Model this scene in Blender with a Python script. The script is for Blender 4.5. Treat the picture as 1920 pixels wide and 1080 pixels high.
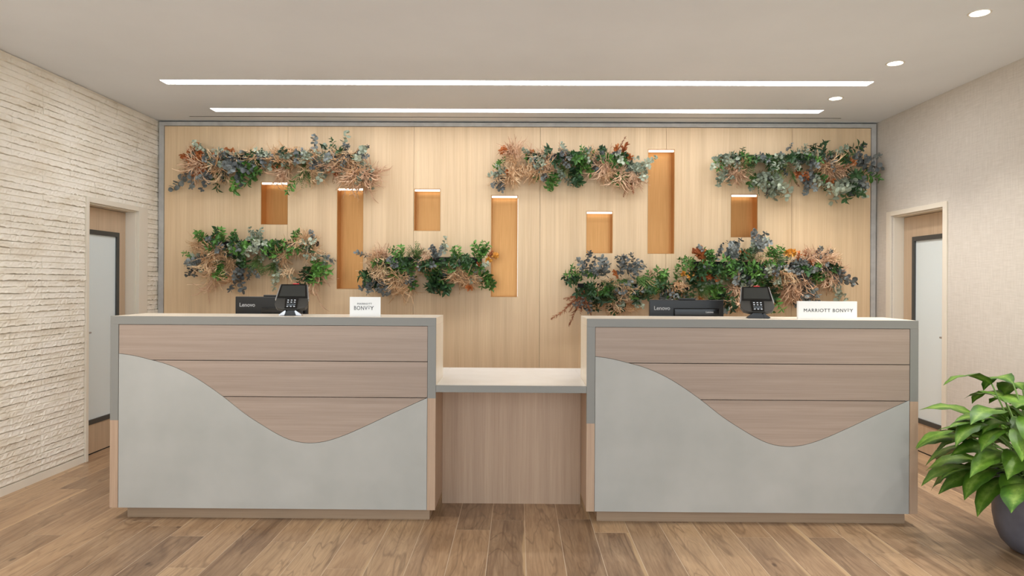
import bpy, bmesh, math, random
from mathutils import Vector, Matrix, Euler, noise
R = random.Random(7)
C = bpy.context.scene.collection
for o in list(bpy.data.objects): bpy.data.objects.remove(o)

# ------------------------------------------------------------------ camera, world, exposure
cam = bpy.data.cameras.new('camera'); cam_o = bpy.data.objects.new('camera', cam); C.objects.link(cam_o)
cam.sensor_width = 36; cam.lens = 36*1300/1920; cam.shift_y = -10/1920
cam_o.matrix_world = Matrix.Translation((0, 0, 1.42)) @ Matrix.Rotation(.0092, 4, 'Z') @ Matrix.Rotation(math.pi/2, 4, 'X') @ Matrix.Rotation(.0053, 4, 'Z')
bpy.context.scene.camera = cam_o
w = bpy.data.worlds.new('world'); bpy.context.scene.world = w; w.use_nodes = True
w.node_tree.nodes['Background'].inputs[0].default_value = (.84, .93, 1.0, 1)
w.node_tree.nodes['Background'].inputs[1].default_value = 2.25
vs = bpy.context.scene.view_settings
vs.view_transform = 'Standard'; vs.look = 'None'; vs.gamma = 1; vs.use_curve_mapping = False; vs.exposure = 0.29
STRIP = 22.0; STRIP_BACK = 6.0; SPOT = 58; SPOT_LEFT = 62; LED = 2.8

# ------------------------------------------------------------------ helpers
def lin(c):
    return tuple(((v/255)/12.92 if v/255 <= .04045 else ((v/255+.055)/1.055)**2.4) for v in c) + (1,)
def nmat(name):
    m = bpy.data.materials.new(name); m.use_nodes = True
    return m, m.node_tree.nodes, m.node_tree.links, m.node_tree.nodes['Principled BSDF']
def mat(name, col, rough=.5, metal=0, spec=.5, sss=0):
    m, n, l, b = nmat(name)
    b.inputs['Base Color'].default_value = lin(col); b.inputs['Roughness'].default_value = rough
    b.inputs['Metallic'].default_value = metal; b.inputs['Specular IOR Level'].default_value = spec
    return m
def emit(name, col, s):
    m = bpy.data.materials.new(name); m.use_nodes = True; n = m.node_tree.nodes; n.clear()
    e = n.new('ShaderNodeEmission'); e.inputs[0].default_value = lin(col); e.inputs[1].default_value = s
    o = n.new('ShaderNodeOutputMaterial'); m.node_tree.links.new(e.outputs[0], o.inputs[0]); return m
def ramp(n, l, fac, stops):
    r = n.new('ShaderNodeValToRGB'); cr = r.color_ramp
    while len(cr.elements) < len(stops): cr.elements.new(.5)
    for e, (p, c) in zip(cr.elements, stops): e.position = p; e.color = lin(c)
    l.new(fac, r.inputs[0]); return r.outputs[0]
def coords(n, l, scale, rand=0, kind='Object'):
    t = n.new('ShaderNodeTexCoord'); v = t.outputs[kind]
    if rand:
        oi = n.new('ShaderNodeObjectInfo'); cx = n.new('ShaderNodeCombineXYZ')
        mm = n.new('ShaderNodeMath'); mm.operation = 'MULTIPLY'; mm.inputs[1].default_value = rand
        l.new(oi.outputs['Random'], mm.inputs[0])
        for i in range(3): l.new(mm.outputs[0], cx.inputs[i])
        a = n.new('ShaderNodeVectorMath'); a.operation = 'ADD'; l.new(v, a.inputs[0]); l.new(cx.outputs[0], a.inputs[1]); v = a.outputs[0]
    mp = n.new('ShaderNodeMapping'); mp.inputs['Scale'].default_value = scale; l.new(v, mp.inputs[0]); return mp.outputs[0]
def ntex(n, l, vec, scale=1, detail=3, rough=.55, dist=0):
    t = n.new('ShaderNodeTexNoise'); t.inputs['Scale'].default_value = scale; t.inputs['Detail'].default_value = detail
    t.inputs['Roughness'].default_value = rough; t.inputs['Distortion'].default_value = dist
    l.new(vec, t.inputs['Vector']); return t.outputs['Fac']
def mixc(n, l, fac, a, b, mode='MIX'):
    m = n.new('ShaderNodeMix'); m.data_type = 'RGBA'; m.blend_type = mode
    for v, i in ((fac, 0), (a, 6), (b, 7)):
        if hasattr(v, 'links'): l.new(v, m.inputs[i])
        else: m.inputs[i].default_value = v
    return m.outputs[2]
def bump(n, l, b, h, s, d=.01):
    bp = n.new('ShaderNodeBump'); bp.inputs['Strength'].default_value = s; bp.inputs['Distance'].default_value = d
    l.new(h, bp.inputs['Height']); l.new(bp.outputs[0], b.inputs['Normal'])
def grain(name, c0, c1, scale, rough=.45, big=None, rand=0, bs=.15):
    """fine veneer grain: two stretched noises"""
    m, n, l, b = nmat(name)
    f = ntex(n, l, coords(n, l, scale, rand), 1, 4, .6)
    col = ramp(n, l, f, [(.3, c0), (.7, c1)])
    g = ntex(n, l, coords(n, l, tuple(v*.12 for v in scale), rand), 1, 2)
    lo = tuple(min(255, v*.93) for v in c0); hi = tuple(min(255, v*1.03) for v in c1)
    col = mixc(n, l, .35, col, ramp(n, l, g, [(.35, lo), (.65, hi)]))
    l.new(col, b.inputs['Base Color']); b.inputs['Roughness'].default_value = rough
    bump(n, l, b, f, bs, .001); return m
def mottled(name, c0, c1, scale, rough=.6, rand=0, bs=0, detail=3):
    m, n, l, b = nmat(name)
    f = ntex(n, l, coords(n, l, (scale,)*3, rand), 1, detail)
    l.new(ramp(n, l, f, [(.3, c0), (.7, c1)]), b.inputs['Base Color']); b.inputs['Roughness'].default_value = rough
    if bs: bump(n, l, b, f, bs, .004)
    return m

class MB:
    def __init__(s): s.v = []; s.f = []; s.m = []; s.uv = []
    def quad(s, pts, m=0):
        i = len(s.v); s.v += [tuple(p) for p in pts]; s.f.append(tuple(range(i, i+len(pts)))); s.m.append(m)
    def box(s, x0, x1, y0, y1, z0, z1, m=0):
        i = len(s.v); s.v += [(x, y, z) for x in (x0, x1) for y in (y0, y1) for z in (z0, z1)]
        for f in ((0,1,3,2),(4,6,7,5),(0,4,5,1),(2,3,7,6),(0,2,6,4),(1,5,7,3)): s.f.append(tuple(i+k for k in f)); s.m.append(m)
        return s
    def prism(s, poly, a, b, axis='y', m=0):
        """poly: list of 2D points (ccw), extruded along axis from a to b"""
        def P(p, d): return {'y': (p[0], d, p[1]), 'x': (d, p[0], p[1]), 'z': (p[0], p[1], d)}[axis]
        i = len(s.v); k = len(poly); s.v += [P(p, a) for p in poly] + [P(p, b) for p in poly]
        s.f.append(tuple(range(i, i+k))); s.f.append(tuple(range(i+2*k-1, i+k-1, -1))); s.m += [m, m]
        for j in range(k):
            q = (j+1) % k; s.f.append((i+j, i+k+j, i+k+q, i+q)); s.m.append(m)
        return s
    def lathe(s, prof, seg=32, c=(0,0), m=0, cap=True):
        i = len(s.v)
        for r, z in prof:
            for k in range(seg):
                a = 2*math.pi*k/seg; s.v.append((c[0]+r*math.cos(a), c[1]+r*math.sin(a), z))
        for j in range(len(prof)-1):
            for k in range(seg):
                q = (k+1) % seg; s.f.append((i+j*seg+k, i+j*seg+q, i+(j+1)*seg+q, i+(j+1)*seg+k)); s.m.append(m)
        if cap:
            s.f.append(tuple(i+k for k in range(seg))[::-1]); s.m.append(m)
            s.f.append(tuple(i+(len(prof)-1)*seg+k for k in range(seg))); s.m.append(m)
        return s
    def tube(s, path, rad, sides=3, m=0):
        i = len(s.v); n = len(path)
        for j, p in enumerate(path):
            d = (path[min(j+1, n-1)]-path[max(j-1, 0)])
            d = d.normalized() if d.length > 1e-9 else Vector((0,0,1))
            u = d.orthogonal().normalized(); w_ = d.cross(u); r = rad[j] if isinstance(rad, (list, tuple)) else rad*(1-.75*j/(n-1))
            for k in range(sides):
                a = 2*math.pi*k/sides; s.v.append(tuple(p+u*math.cos(a)*r+w_*math.sin(a)*r))
        for j in range(n-1):
            for k in range(sides):
                q = (k+1) % sides; s.f.append((i+j*sides+k, i+j*sides+q, i+(j+1)*sides+q, i+(j+1)*sides+k)); s.m.append(m)
    def leaf(s, p, d, nrm, ln, wd, shape='oval', cup=.15, m=0, bend=0):
        d = d.normalized(); side = d.cross(nrm)
        side = side.normalized() if side.length > 1e-6 else d.orthogonal().normalized()
        nrm = side.cross(d).normalized()
        prof = {'round': [(0,.12),(.18,.75),(.5,1),(.82,.75),(1,.1)], 'oval': [(0,.06),(.25,.7),(.5,1),(.78,.62),(1,.03)],
                'lance': [(0,.05),(.3,.9),(.6,.8),(1,.02)], 'crumple': [(0,.1),(.2,.8),(.45,.6),(.7,1),(1,.15)]}[shape]
        i = len(s.v)
        for t, wv in prof:
            c = p + d*ln*t + nrm*(bend*ln*t*t)
            h = wd*.5*wv
            s.v += [tuple(c-side*h+nrm*h*cup*2), tuple(c-nrm*0), tuple(c+side*h+nrm*h*cup*2)]
        for j in range(len(prof)-1):
            a = i+3*j
            s.f.append((a, a+1, a+4, a+3)); s.f.append((a+1, a+2, a+5, a+4)); s.m += [m, m]
    def build(s, name, mats, parent=None, smooth=False, bevel=0, loc=None):
        me = bpy.data.meshes.new(name); me.from_pydata(s.v, [], s.f)
        if not isinstance(mats, (list, tuple)): mats = [mats]
        for mm in mats: me.materials.append(mm)
        me.polygons.foreach_set('material_index', s.m)
        if smooth: me.polygons.foreach_set('use_smooth', [True]*len(s.f))
        me.update()
        o = bpy.data.objects.new(name, me); C.objects.link(o)
        if loc: o.location = loc
        if parent: o.parent = parent
        if bevel:
            bm = bmesh.new(); bm.from_mesh(me); bmesh.ops.remove_doubles(bm, verts=bm.verts, dist=1e-6)
            bmesh.ops.recalc_face_normals(bm, faces=bm.faces)
            ed = [e for e in bm.edges if len(e.link_faces) == 2 and e.calc_face_angle(0) > .5]
            bmesh.ops.bevel(bm, geom=ed, offset=bevel, segments=2, affect='EDGES', profile=.5)
            bm.to_mesh(me); bm.free()
        return o
def BX(name, m, x0, x1, y0, y1, z0, z1, parent=None, bevel=0):
    o_ = (Vector(((x0+x1)/2, (y0+y1)/2, z0)) if parent is None else None)
    return MB().box(x0, x1, y0, y1, z0, z1).build(name, m, parent, bevel=bevel)
def thing(name, label, cat, loc=(0,0,0), rz=0, group=None):
    o = bpy.data.objects.new(name, None); C.objects.link(o); o.location = loc; o.rotation_euler = (0,0,rz); o.empty_display_size = .1
    o['label'] = label; o['category'] = cat
    if group: o['group'] = group
    return o
def struct(o, label=None):
    o['kind'] = 'structure'
    if label: o['label'] = label
    return o
def sroot(name, label):
    o = bpy.data.objects.new(name, None); C.objects.link(o); o['kind'] = 'structure'; o['label'] = label; return o
def holes(a0, a1, b0, b1, hs):
    """split the rectangle a x b into rectangles around the holes (a0,a1,b0,b1)"""
    A = sorted({a0, a1, *[min(max(v, a0), a1) for h in hs for v in h[:2]]}); out = []
    for i in range(len(A)-1):
        p, q = A[i], A[i+1]; mid = (p+q)/2
        B = [b0]
        for h in sorted([h for h in hs if h[0] < mid < h[1]], key=lambda h: h[2]): B += [max(h[2], b0), min(h[3], b1)]
        B.append(b1)
        for j in range(0, len(B), 2):
            if B[j+1]-B[j] > 1e-5: out.append((p, q, B[j], B[j+1]))
    return out
_fonts = {}
def text_obj(name, body, size, m, parent, loc, rot, spacing=1.0, offset=0.0, depth=.0006, align='LEFT'):
    cu = bpy.data.curves.new(name+'_c', 'FONT'); cu.body = body; cu.size = size; cu.extrude = depth
    cu.space_character = spacing; cu.offset = offset; cu.align_x = align; cu.resolution_u = 4
    t = bpy.data.objects.new('tmp', cu); C.objects.link(t)
    dg = bpy.context.evaluated_depsgraph_get(); me = bpy.data.meshes.new_from_object(t.evaluated_get(dg))
    bpy.data.objects.remove(t); me.name = name; me.materials.clear(); me.materials.append(m)
    o = bpy.data.objects.new(name, me); C.objects.link(o); o.parent = parent; o.location = loc; o.rotation_euler = rot
    xs = [v.co.x for v in me.vertices]
    return o, (min(xs), max(xs))

# ------------------------------------------------------------------ materials
M = {}
M['ceil'] = mottled('ceiling_paint', (226,228,230), (231,233,235), 1.5, .8)
M['cream'] = mat('cream_paint', (232,224,208), .5)
M['cream2'] = mat('cream_board', (228,218,200), .45)
M['wood_wall'] = grain('oak_veneer_vertical', (221,188,145), (237,208,168), (90,90,2.0), .45)
M['wood_desk'] = grain('oak_veneer_taupe', (154,134,119), (174,154,139), (2.2,60,150), .5)
M['wood_leg'] = grain('oak_veneer_leg', (176,146,122), (196,168,142), (110,110,2.5), .5)
M['wood_plinth'] = grain('oak_veneer_plinth', (158,132,106), (176,150,124), (2,60,120), .5)
M['wood_door'] = grain('oak_veneer_door', (188,160,130), (206,180,150), (100,100,2.5), .45)
M['grey'] = mat('grey_solid_surface', (136,134,128), .45)
M['solid'] = mottled('cream_solid_surface', (236,222,200), (242,230,212), 6, .3)
M['white_top'] = mottled('white_solid_surface', (240,234,224), (246,241,232), 6, .25)
M['lower'] = mottled('pale_grey_laminate', (168,167,161), (180,178,172), 3.0, .55)
M['dark'] = mat('dark_joint', (38,32,28), .8)
M['trim'] = mottled('brushed_grey_trim', (176,173,168), (194,191,185), 14, .5)
M['brassframe'] = mat('dark_metal', (74,74,72), .45, .3)
M['black'] = mat('black_plastic', (20,20,21), .35)
M['blackgloss'] = mat('black_gloss', (14,14,15), .12)
M['screen'] = mat('terminal_screen', (52,54,52), .15)
M['darkgrey'] = mat('dark_grey_plastic', (56,54,50), .45)
M['silver'] = mat('silver_edge', (190,190,192), .3, .8)
M['red'] = mat('red_plastic', (205,38,44), .35)
M['keys'] = mat('key_print', (205,212,220), .4)
M['sign'] = mat('white_sign', (244,243,240), .35)
M['ink'] = mat('sign_ink', (58,58,60), .6)
M['logo'] = mat('logo_print', (190,190,190), .4)
M['grout'] = mat('pale_grout', (214,194,168), .8)
M['baseb'] = grain('baseboard_veneer', (168,140,118), (182,154,132), (60,3,60), .5)
M['strip'] = emit('strip_diffuser', (244,248,255), STRIP)
M['strip_back'] = emit('strip_diffuser_back', (246,248,255), STRIP_BACK)
M['lamp'] = emit('downlight_lens', (255,250,242), 14)
M['led'] = emit('niche_led', (255,244,226), LED)
M['slot'] = mat('black_slot', (16,15,14), .8)
M['soil'] = mottled('bark_mulch', (38,32,24), (86,74,52), 70, .95, 0, .8)
M['pot'] = mottled('slate_pot_glaze', (88,88,98), (116,116,126), 7, .42, 0, .05)

def brass():
    m, n, l, b = nmat('brushed_brass')
    f = ntex(n, l, coords(n, l, (160,160,3)), 1, 3)
    l.new(ramp(n, l, f, [(.3, (178,128,76)), (.7, (196,144,90))]), b.inputs['Base Color'])
    b.inputs['Metallic'].default_value = .85; b.inputs['Roughness'].default_value = .34
    bump(n, l, b, f, .25, .001); return m
M['brass'] = brass()
def frosted():
    m, n, l, b = nmat('frosted_glass')
    b.inputs['Base Color'].default_value = lin((236,244,242)); b.inputs['Roughness'].default_value = .32
    b.inputs['Transmission Weight'].default_value = .12; b.inputs['IOR'].default_value = 1.45; return m
M['glass'] = frosted()
def stone():
    m, n, l, b = nmat('split_face_limestone')
    f = ntex(n, l, coords(n, l, (3,3,9)), 1, 4)
    c = ramp(n, l, f, [(.25, (224,212,190)), (.5, (242,234,218)), (.78, (247,240,227))])
    g = ntex(n, l, coords(n, l, (9,9,22)), 1, 5, .65)
    c = mixc(n, l, ramp(n, l, g, [(.62, (0,0,0)), (.8, (120,120,120))]), c, lin((214,196,160)))
    oi = n.new('ShaderNodeObjectInfo'); c = mixc(n, l, .08, c, ramp(n, l, oi.outputs['Random'], [(0, (220,206,182)), (1, (242,234,220))]))
    l.new(c, b.inputs['Base Color']); b.inputs['Roughness'].default_value = .85
    h = ntex(n, l, coords(n, l, (55,55,110)), 1, 5, .65); bump(n, l, b, h, .5, .004); return m
M['stone'] = stone()
def fabric():
    m, n, l, b = nmat('woven_wallcovering')
    a = ntex(n, l, coords(n, l, (140,140,9)), 1, 3); c = ntex(n, l, coords(n, l, (9,9,150)), 1, 3)
    mx = n.new('ShaderNodeMath'); mx.operation = 'ADD'; l.new(a, mx.inputs[0]); l.new(c, mx.inputs[1])
    ml = n.new('ShaderNodeMath'); ml.operation = 'MULTIPLY'; ml.inputs[1].default_value = .5; l.new(mx.outputs[0], ml.inputs[0])
    col = ramp(n, l, ml.outputs[0], [(.25, (192,182,168)), (.75, (218,209,197))])
    l.new(col, b.inputs['Base Color']); b.inputs['Roughness'].default_value = .9; bump(n, l, b, ml.outputs[0], .3, .002); return m
M['fabric'] = fabric()
def math_(n, l, op, a, b_=None, c=None, clamp=False):
    m = n.new('ShaderNodeMath'); m.operation = op; m.use_clamp = clamp
    for i, v in enumerate((a, b_, c)):
        if v is None: continue
        if hasattr(v, 'links'): l.new(v, m.inputs[i])
        else: m.inputs[i].default_value = v
    return m.outputs[0]
def planks():
    m, n, l, b = nmat('wood_look_floor')
    oi = n.new('ShaderNodeObjectInfo'); rnd = oi.outputs['Random']
    base = ramp(n, l, rnd, [(0, (158,122,90)), (.16, (196,158,120)), (.33, (128,98,74)), (.5, (208,172,132)), (.67, (172,136,102)), (.84, (116,90,70)), (1, (186,148,112))])
    f = ntex(n, l, coords(n, l, (6,1.3,6), 37), 1, 5, .6, 1.0)
    col = mixc(n, l, .36, base, ramp(n, l, f, [(.34, (112,84,60)), (.46, (160,126,94)), (.54, (186,150,114)), (.68, (214,180,142))]))
    g = ntex(n, l, coords(n, l, (70,3.5,70), 37), 1, 4, .6, .3)
    col = mixc(n, l, .2, col, ramp(n, l, g, [(.3, (92,66,44)), (.65, (230,200,162))]))
    # cathedral veins: contour lines of a slow noise
    v = ntex(n, l, coords(n, l, (9,.9,9), 53), 1, 2, .5, .8)
    fr = math_(n, l, 'FRACT', math_(n, l, 'MULTIPLY', v, 16)); d = math_(n, l, 'ABSOLUTE', math_(n, l, 'SUBTRACT', fr, .5))
    col = mixc(n, l, math_(n, l, 'MULTIPLY', ramp(n, l, d, [(.0, (255,255,255)), (.2, (0,0,0))]), .22), col, lin((104,76,52)))
    # one bold dark vein and a straight pale sapwood edge on some planks
    v2 = ntex(n, l, coords(n, l, (6,.8,6), 71), 1, 2, .5, 1.2); d2 = math_(n, l, 'ABSOLUTE', math_(n, l, 'SUBTRACT', v2, .56))
    col = mixc(n, l, math_(n, l, 'MULTIPLY', ramp(n, l, d2, [(.0, (255,255,255)), (.02, (0,0,0))]), .42), col, lin((86,60,40)))
    tc = n.new('ShaderNodeTexCoord'); sp = n.new('ShaderNodeSeparateXYZ'); l.new(tc.outputs['Object'], sp.inputs[0])
    sw = ntex(n, l, coords(n, l, (2,1.6,2), 29), 1, 2)
    r2 = math_(n, l, 'FRACT', math_(n, l, 'MULTIPLY', rnd, 57.3))
    e = math_(n, l, 'ADD', sp.outputs[0], math_(n, l, 'MULTIPLY_ADD', sw, .07, math_(n, l, 'MULTIPLY', r2, .13)))
    col = mixc(n, l, math_(n, l, 'MULTIPLY', ramp(n, l, e, [(.236, (0,0,0)), (.242, (255,255,255))]), .7), col, lin((214,180,136)))
    # knots
    vo = n.new('ShaderNodeTexVoronoi'); vo.inputs['Scale'].default_value = 1; l.new(coords(n, l, (5,2.4,5), 83), vo.inputs['Vector'])
    col = mixc(n, l, math_(n, l, 'MULTIPLY', ramp(n, l, vo.outputs['Distance'], [(.035, (255,255,255)), (.075, (0,0,0))]), .7), col, lin((66,46,32)))
    col = mixc(n, l, .1, col, lin((84,62,46))); l.new(col, b.inputs['Base Color']); b.inputs['Roughness'].default_value = .34; b.inputs['Specular IOR Level'].default_value = .4
    bump(n, l, b, g, .1, .001); return m
M['plank'] = planks()

def foliage(name, c0, c1, rough=.6, rand=9, scale=30, tr=.0):
    m, n, l, b = nmat(name)
    oi = n.new('ShaderNodeObjectInfo')
    f = ntex(n, l, coords(n, l, (scale,)*3, rand), 1, 2)
    a = n.new('ShaderNodeMath'); a.operation = 'ADD'; l.new(f, a.inputs[0]); l.new(oi.outputs['Random'], a.inputs[1])
    h = n.new('ShaderNodeMath'); h.operation = 'MULTIPLY'; h.inputs[1].default_value = .5; l.new(a.outputs[0], h.inputs[0])
    l.new(ramp(n, l, h.outputs[0], [(.2, c0), (.8, c1)]), b.inputs['Base Color']); b.inputs['Roughness'].default_value = rough
    return m
M['euc'] = foliage('eucalyptus_leaf', (112,124,104), (190,198,174), .55)
M['eucd'] = foliage('eucalyptus_dark_leaf', (80,84,84), (140,146,142), .55)
M['green'] = foliage('green_leaf', (48,88,36), (112,164,74), .45)
M['dkgreen'] = foliage('dark_green_leaf', (30,56,32), (66,104,58), .45)
M['fern'] = foliage('fern_leaf', (58,92,40), (118,156,78), .5)
M['dried'] = foliage('dried_stem', (200,152,106), (250,220,178), .8)
M['driedp'] = foliage('dried_rose_stem', (192,148,116), (240,204,168), .8)
M['orange'] = foliage('copper_leaf', (150,76,34), (222,140,78), .6)
M['yellow'] = foliage('ochre_petal', (206,130,34), (236,172,72), .6)
M['rust'] = foliage('rust_plume', (128,74,48), (186,122,84), .85)
M['stem'] = mat('brown_stem', (92,74,52), .8)

# ------------------------------------------------------------------ room shell
XL, XR, YB, YF, H = -3.38, 3.32, 6.50, -1.0, 2.92
NICHES = [(-2.411,-2.159,1.951,2.351), (-1.698,-1.451,1.352,2.299), (-.978,-.731,1.898,2.292), (-.258,-.008,1.285,2.235),
          (.629,.876,1.697,2.090), (1.199,1.448,1.695,2.668), (1.970,2.218,1.852,2.254)]
# floor: grout bed with one object for each plank
floor = MB().box(XL-.14, XR+.14, YF, YB, -.08, -.0006).build('floor', M['grout']); struct(floor, 'wood-look plank floor running towards the back wall')
gap = .0017; pw = .198; n0 = -18
for k in range(n0, 19):
    x0 = .045+pw*k; x1 = x0+pw; x0c, x1c = max(x0, XL-.12), min(x1, XR+.12)
    if x1c-x0c < .02: continue
    y = 1.3+R.uniform(0, 1.2)-1.2
    while y < YB-.02:
        a, b_ = max(y, .6), min(y+1.2, YB)
        if b_-a > .03:
            cx, cy = (x0c+x1c)/2, (a+b_)/2
            zz = R.uniform(0, .0003)
            MB().box(x0c+gap-cx, x1c-gap-cx, a+gap-cy, b_-gap-cy, -.0005, 0).build('floor_plank', M['plank'], floor, loc=(cx, cy, zz))
        y += 1.2
MB().box(XL-.12, XR+.12, YF, .6-gap, -.0005, 0).build('floor_board_field', M['plank'], floor)
# ceiling with cut-outs for strips, slot and downlights
STR = [(-2.693, 2.626, 5.152, 5.27), (-2.693, 2.63, 5.995, 6.12)]
SLOT = (-3.01, 2.91, 6.283, 6.302)
DL = [(2.535, 3.845), (2.545, 4.72), (2.55, 5.615), (2.535, 2.97), (2.535, 2.095), (2.535, 1.22), (-2.45, 3.15), (-2.45, 2.3)]  # last two, on the left, are added out of view to brighten the stone
DLN = ['round downlight on the right side, just out of the picture above', 'second round downlight behind the picture, right side', 'round downlight furthest behind the viewer, right side', 'round downlight on the left side above the viewer', 'round downlight on the left side, furthest behind']
hs = STR + [SLOT] + [(x-.058, x+.058, y-.058, y+.058) for x, y in DL]
cb = MB()
for a in holes(XL-.15, XR+.15, YF, YB+.1, hs): cb.box(a[0], a[1], a[2], a[3], H, H+.06)
for x, y in DL:     # square cut-out closed to a round hole
    seg = 32; r = .052; s = .058; i = len(cb.v)
    for k in range(seg):
        a = 2*math.pi*k/seg; c, d = math.cos(a), math.sin(a); q = s/max(abs(c), abs(d))
        cb.v += [(x+r*c, y+r*d, H), (x+q*c, y+q*d, H)]
    for k in range(seg):
        j = (k+1) % seg; cb.f.append((i+2*k, i+2*j, i+2*j+1, i+2*k+1)); cb.m.append(0)
struct(cb.build('ceiling', M['ceil']), 'smooth pale greige ceiling with recessed lights')
# back wall carcass with holes for the niches
wb = MB()
for a in holes(XL-.15, XR+.15, 0, H+.06, NICHES): wb.box(a[0], a[1], YB-.01, YB+.2, a[2], a[3])
wall_back = struct(wb.build('wall_back', M['slot']), 'back wall faced with tall oak veneer panels and cut with brass niches')
seams = [-3.318, -2.160, -.981, .198, 1.369, 2.534, 3.262]
for i in range(6):
    a, b_ = seams[i]+.0012, seams[i+1]-.0012; pb = MB()
    for q in holes(a, b_, .0, 2.868, [h for h in NICHES if h[1] > a and h[0] < b_]): pb.box(q[0], q[1], 6.46, YB-.012, q[2], q[3])
    pb.build('veneer_panel', M['wood_wall'], wall_back)
# grey reveal trims
struct(BX('trim_1', M['trim'], XL+.012, -3.321, 6.452, 6.488, 0, 2.872), 'slim grey vertical trim left of the oak panels')
struct(BX('trim_2', M['trim'], 3.265, XR-.012, 6.452, 6.488, 0, 2.872), 'slim grey vertical trim right of the oak panels')
struct(BX('trim_3', M['trim'], XL+.012, XR-.012, 6.452, 6.488, 2.8725, 2.908), 'slim grey horizontal trim above the oak panels')

# side walls with door openings
DLH = (5.41, 6.12, 0, 2.035); DRH = (5.445, 6.20, 0, 2.03)
lb = MB()
for a in holes(YF, YB+.2, 0, H+.06, [DLH]): lb.box(XL-.16, XL-.016, a[0], a[1], a[2], a[3])
wall_left = struct(lb.build('wall_left', M['stone']), 'cream split-face limestone wall on the left')
rb = MB()
for a in holes(YF, YB+.2, 0, H+.06, [DRH]): rb.box(XR, XR+.16, a[0], a[1], a[2], a[3])
struct(rb.build('wall_right', M['fabric']), 'beige woven wallcovering wall on the right')

# split-face stone tiles with ledges
def hn(y, z, s, o=0.): return noise.noise(Vector((y*s, z*s, o)))
def tile(y0, y1, z0, z1, ty0, tz0, seed):
    """one tile: 7 ledges; ragged lower lips; groove between ledges"""
    courses = 7; ch = .3048/courses; mb = MB(); ny = max(3, int((y1-y0)/.016)); r = random.Random(seed)
    row0 = int(round(tz0/.3058))*7
    prot = [.007+.009*noise.noise(Vector(((row0+c)*7.31, 3.3, 0))) for c in range(courses)]; fade = [r.random() for _ in range(courses)]
    smooth_row = r.choice([0, 0, 6]); rows = []
    for c in range(courses):
        b = tz0+c*ch; deep = 1.0 if fade[c] > .15 else .4
        if c == smooth_row: deep *= .35
        for t, kind in ((.0, 'g'), (.07, 'g'), (.16, 'e'), (.5, 'm'), (.86, 'm'), (.995, 't')):
            rows.append((b+t*ch, c, kind, deep))
    rows.append((tz0+courses*ch, courses-1, 'g', .5))
    rows = [q for q in rows if z0-1e-6 <= q[0] <= z1+1e-6]
    if len(rows) < 3: return None
    rows[0] = (z0,)+rows[0][1:]; rows[-1] = (z1,)+rows[-1][1:]
    for z, c, kind, deep in rows:
        for j in range(ny+1):
            y = y0+(y1-y0)*j/ny
            q_ = (row0+c)*1.7
            rag = hn(y, q_, 22)*.6+hn(y, q_+9, 60)*.6
            p = prot[c]*(1+.7*hn(y, q_+3, 4))+.004*hn(y, z, 45, q_)+(.003 if fade[c] > .5 else 0)
            zz = z
            if kind == 'g':
                fd = hn(y, q_+5, 5); local = deep*min(1, max(.12, .9+2.2*fd)); x = p*(1-local)-.008*local
            elif kind == 'e': x = p+.003+.003*rag; zz = z+rag*.013*deep
            elif kind == 't': x = p-.001+.002*rag
            else: x = p+.005*hn(y, q_+z*30, 38)+.003*hn(y, z, 90)
            edge = min(y-y0, y1-y)
            if edge < .001: x -= .003
            zz = min(max(zz, z0), z1)
            mb.v.append((XL-.004+max(-.008, x*.8), y, zz))
    W = ny+1
    for i in range(len(rows)-1):
        for j in range(ny):
            a = i*W+j; mb.f.append((a, a+1, a+W+1, a+W)); mb.m.append(0)
    # closed back and rim
    n = len(mb.v); mb.v += [(XL-.016, y0, z0), (XL-.016, y1, z0), (XL-.016, y1, z1), (XL-.016, y0, z1)]
    R_ = len(rows)-1
    mb.f.append((n, n+3, n+2, n+1)); mb.m.append(0)
    mb.f.append(tuple([n, n+1]+[j for j in range(ny, -1, -1)])); mb.m.append(0)
    mb.f.append(tuple([n+2, n+3]+[R_*W+j for j in range(0, ny+1)])); mb.m.append(0)
    mb.f.append(tuple([n+3, n]+[i*W for i in range(0, R_+1)])); mb.m.append(0)
    mb.f.append(tuple([n+1, n+2]+[i*W+ny for i in range(R_, -1, -1)])); mb.m.append(0)
    return mb
cas = (5.372, 6.268, 0, 2.078); seed = 1
for rr in range(10):
    z0 = .06+.3058*rr; z1 = min(z0+.3048, H-.003); y = 2.45-(.305 if rr % 2 else 0)
    while y < 6.48:
        a0, a1 = y+.0006, min(y+.6090, 6.49)
        if a1-a0 > .02 and z1-z0 > .03:
            for q in holes(a0, a1, z0, z1, [cas] if (a1 > cas[0] and a0 < cas[1] and z0 < cas[3]) else []):
                if q[1]-q[0] > .012 and q[3]-q[2] > .012:
                    t = tile(q[0], q[1], q[2], q[3], y, z0, seed)
                    if t: t.build('stone_tile', M['stone'], wall_left)
        seed += 1; y += .6096
struct(BX('baseboard_left', M['cream'], XL-.016, XL+.004, YF, 5.371, 0, .055), 'thin cream baseboard under the stone wall')
struct(BX('baseboard_right', M['baseb'], XR-.012, XR, YF, 5.385, 0, .085), 'low wood-look baseboard on the right wall')
struct(BX('baseboard_back', M['baseb'], XR-.012, XR, 6.28, 6.45, 0, .085), 'short baseboard between the right door and the back corner')

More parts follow.
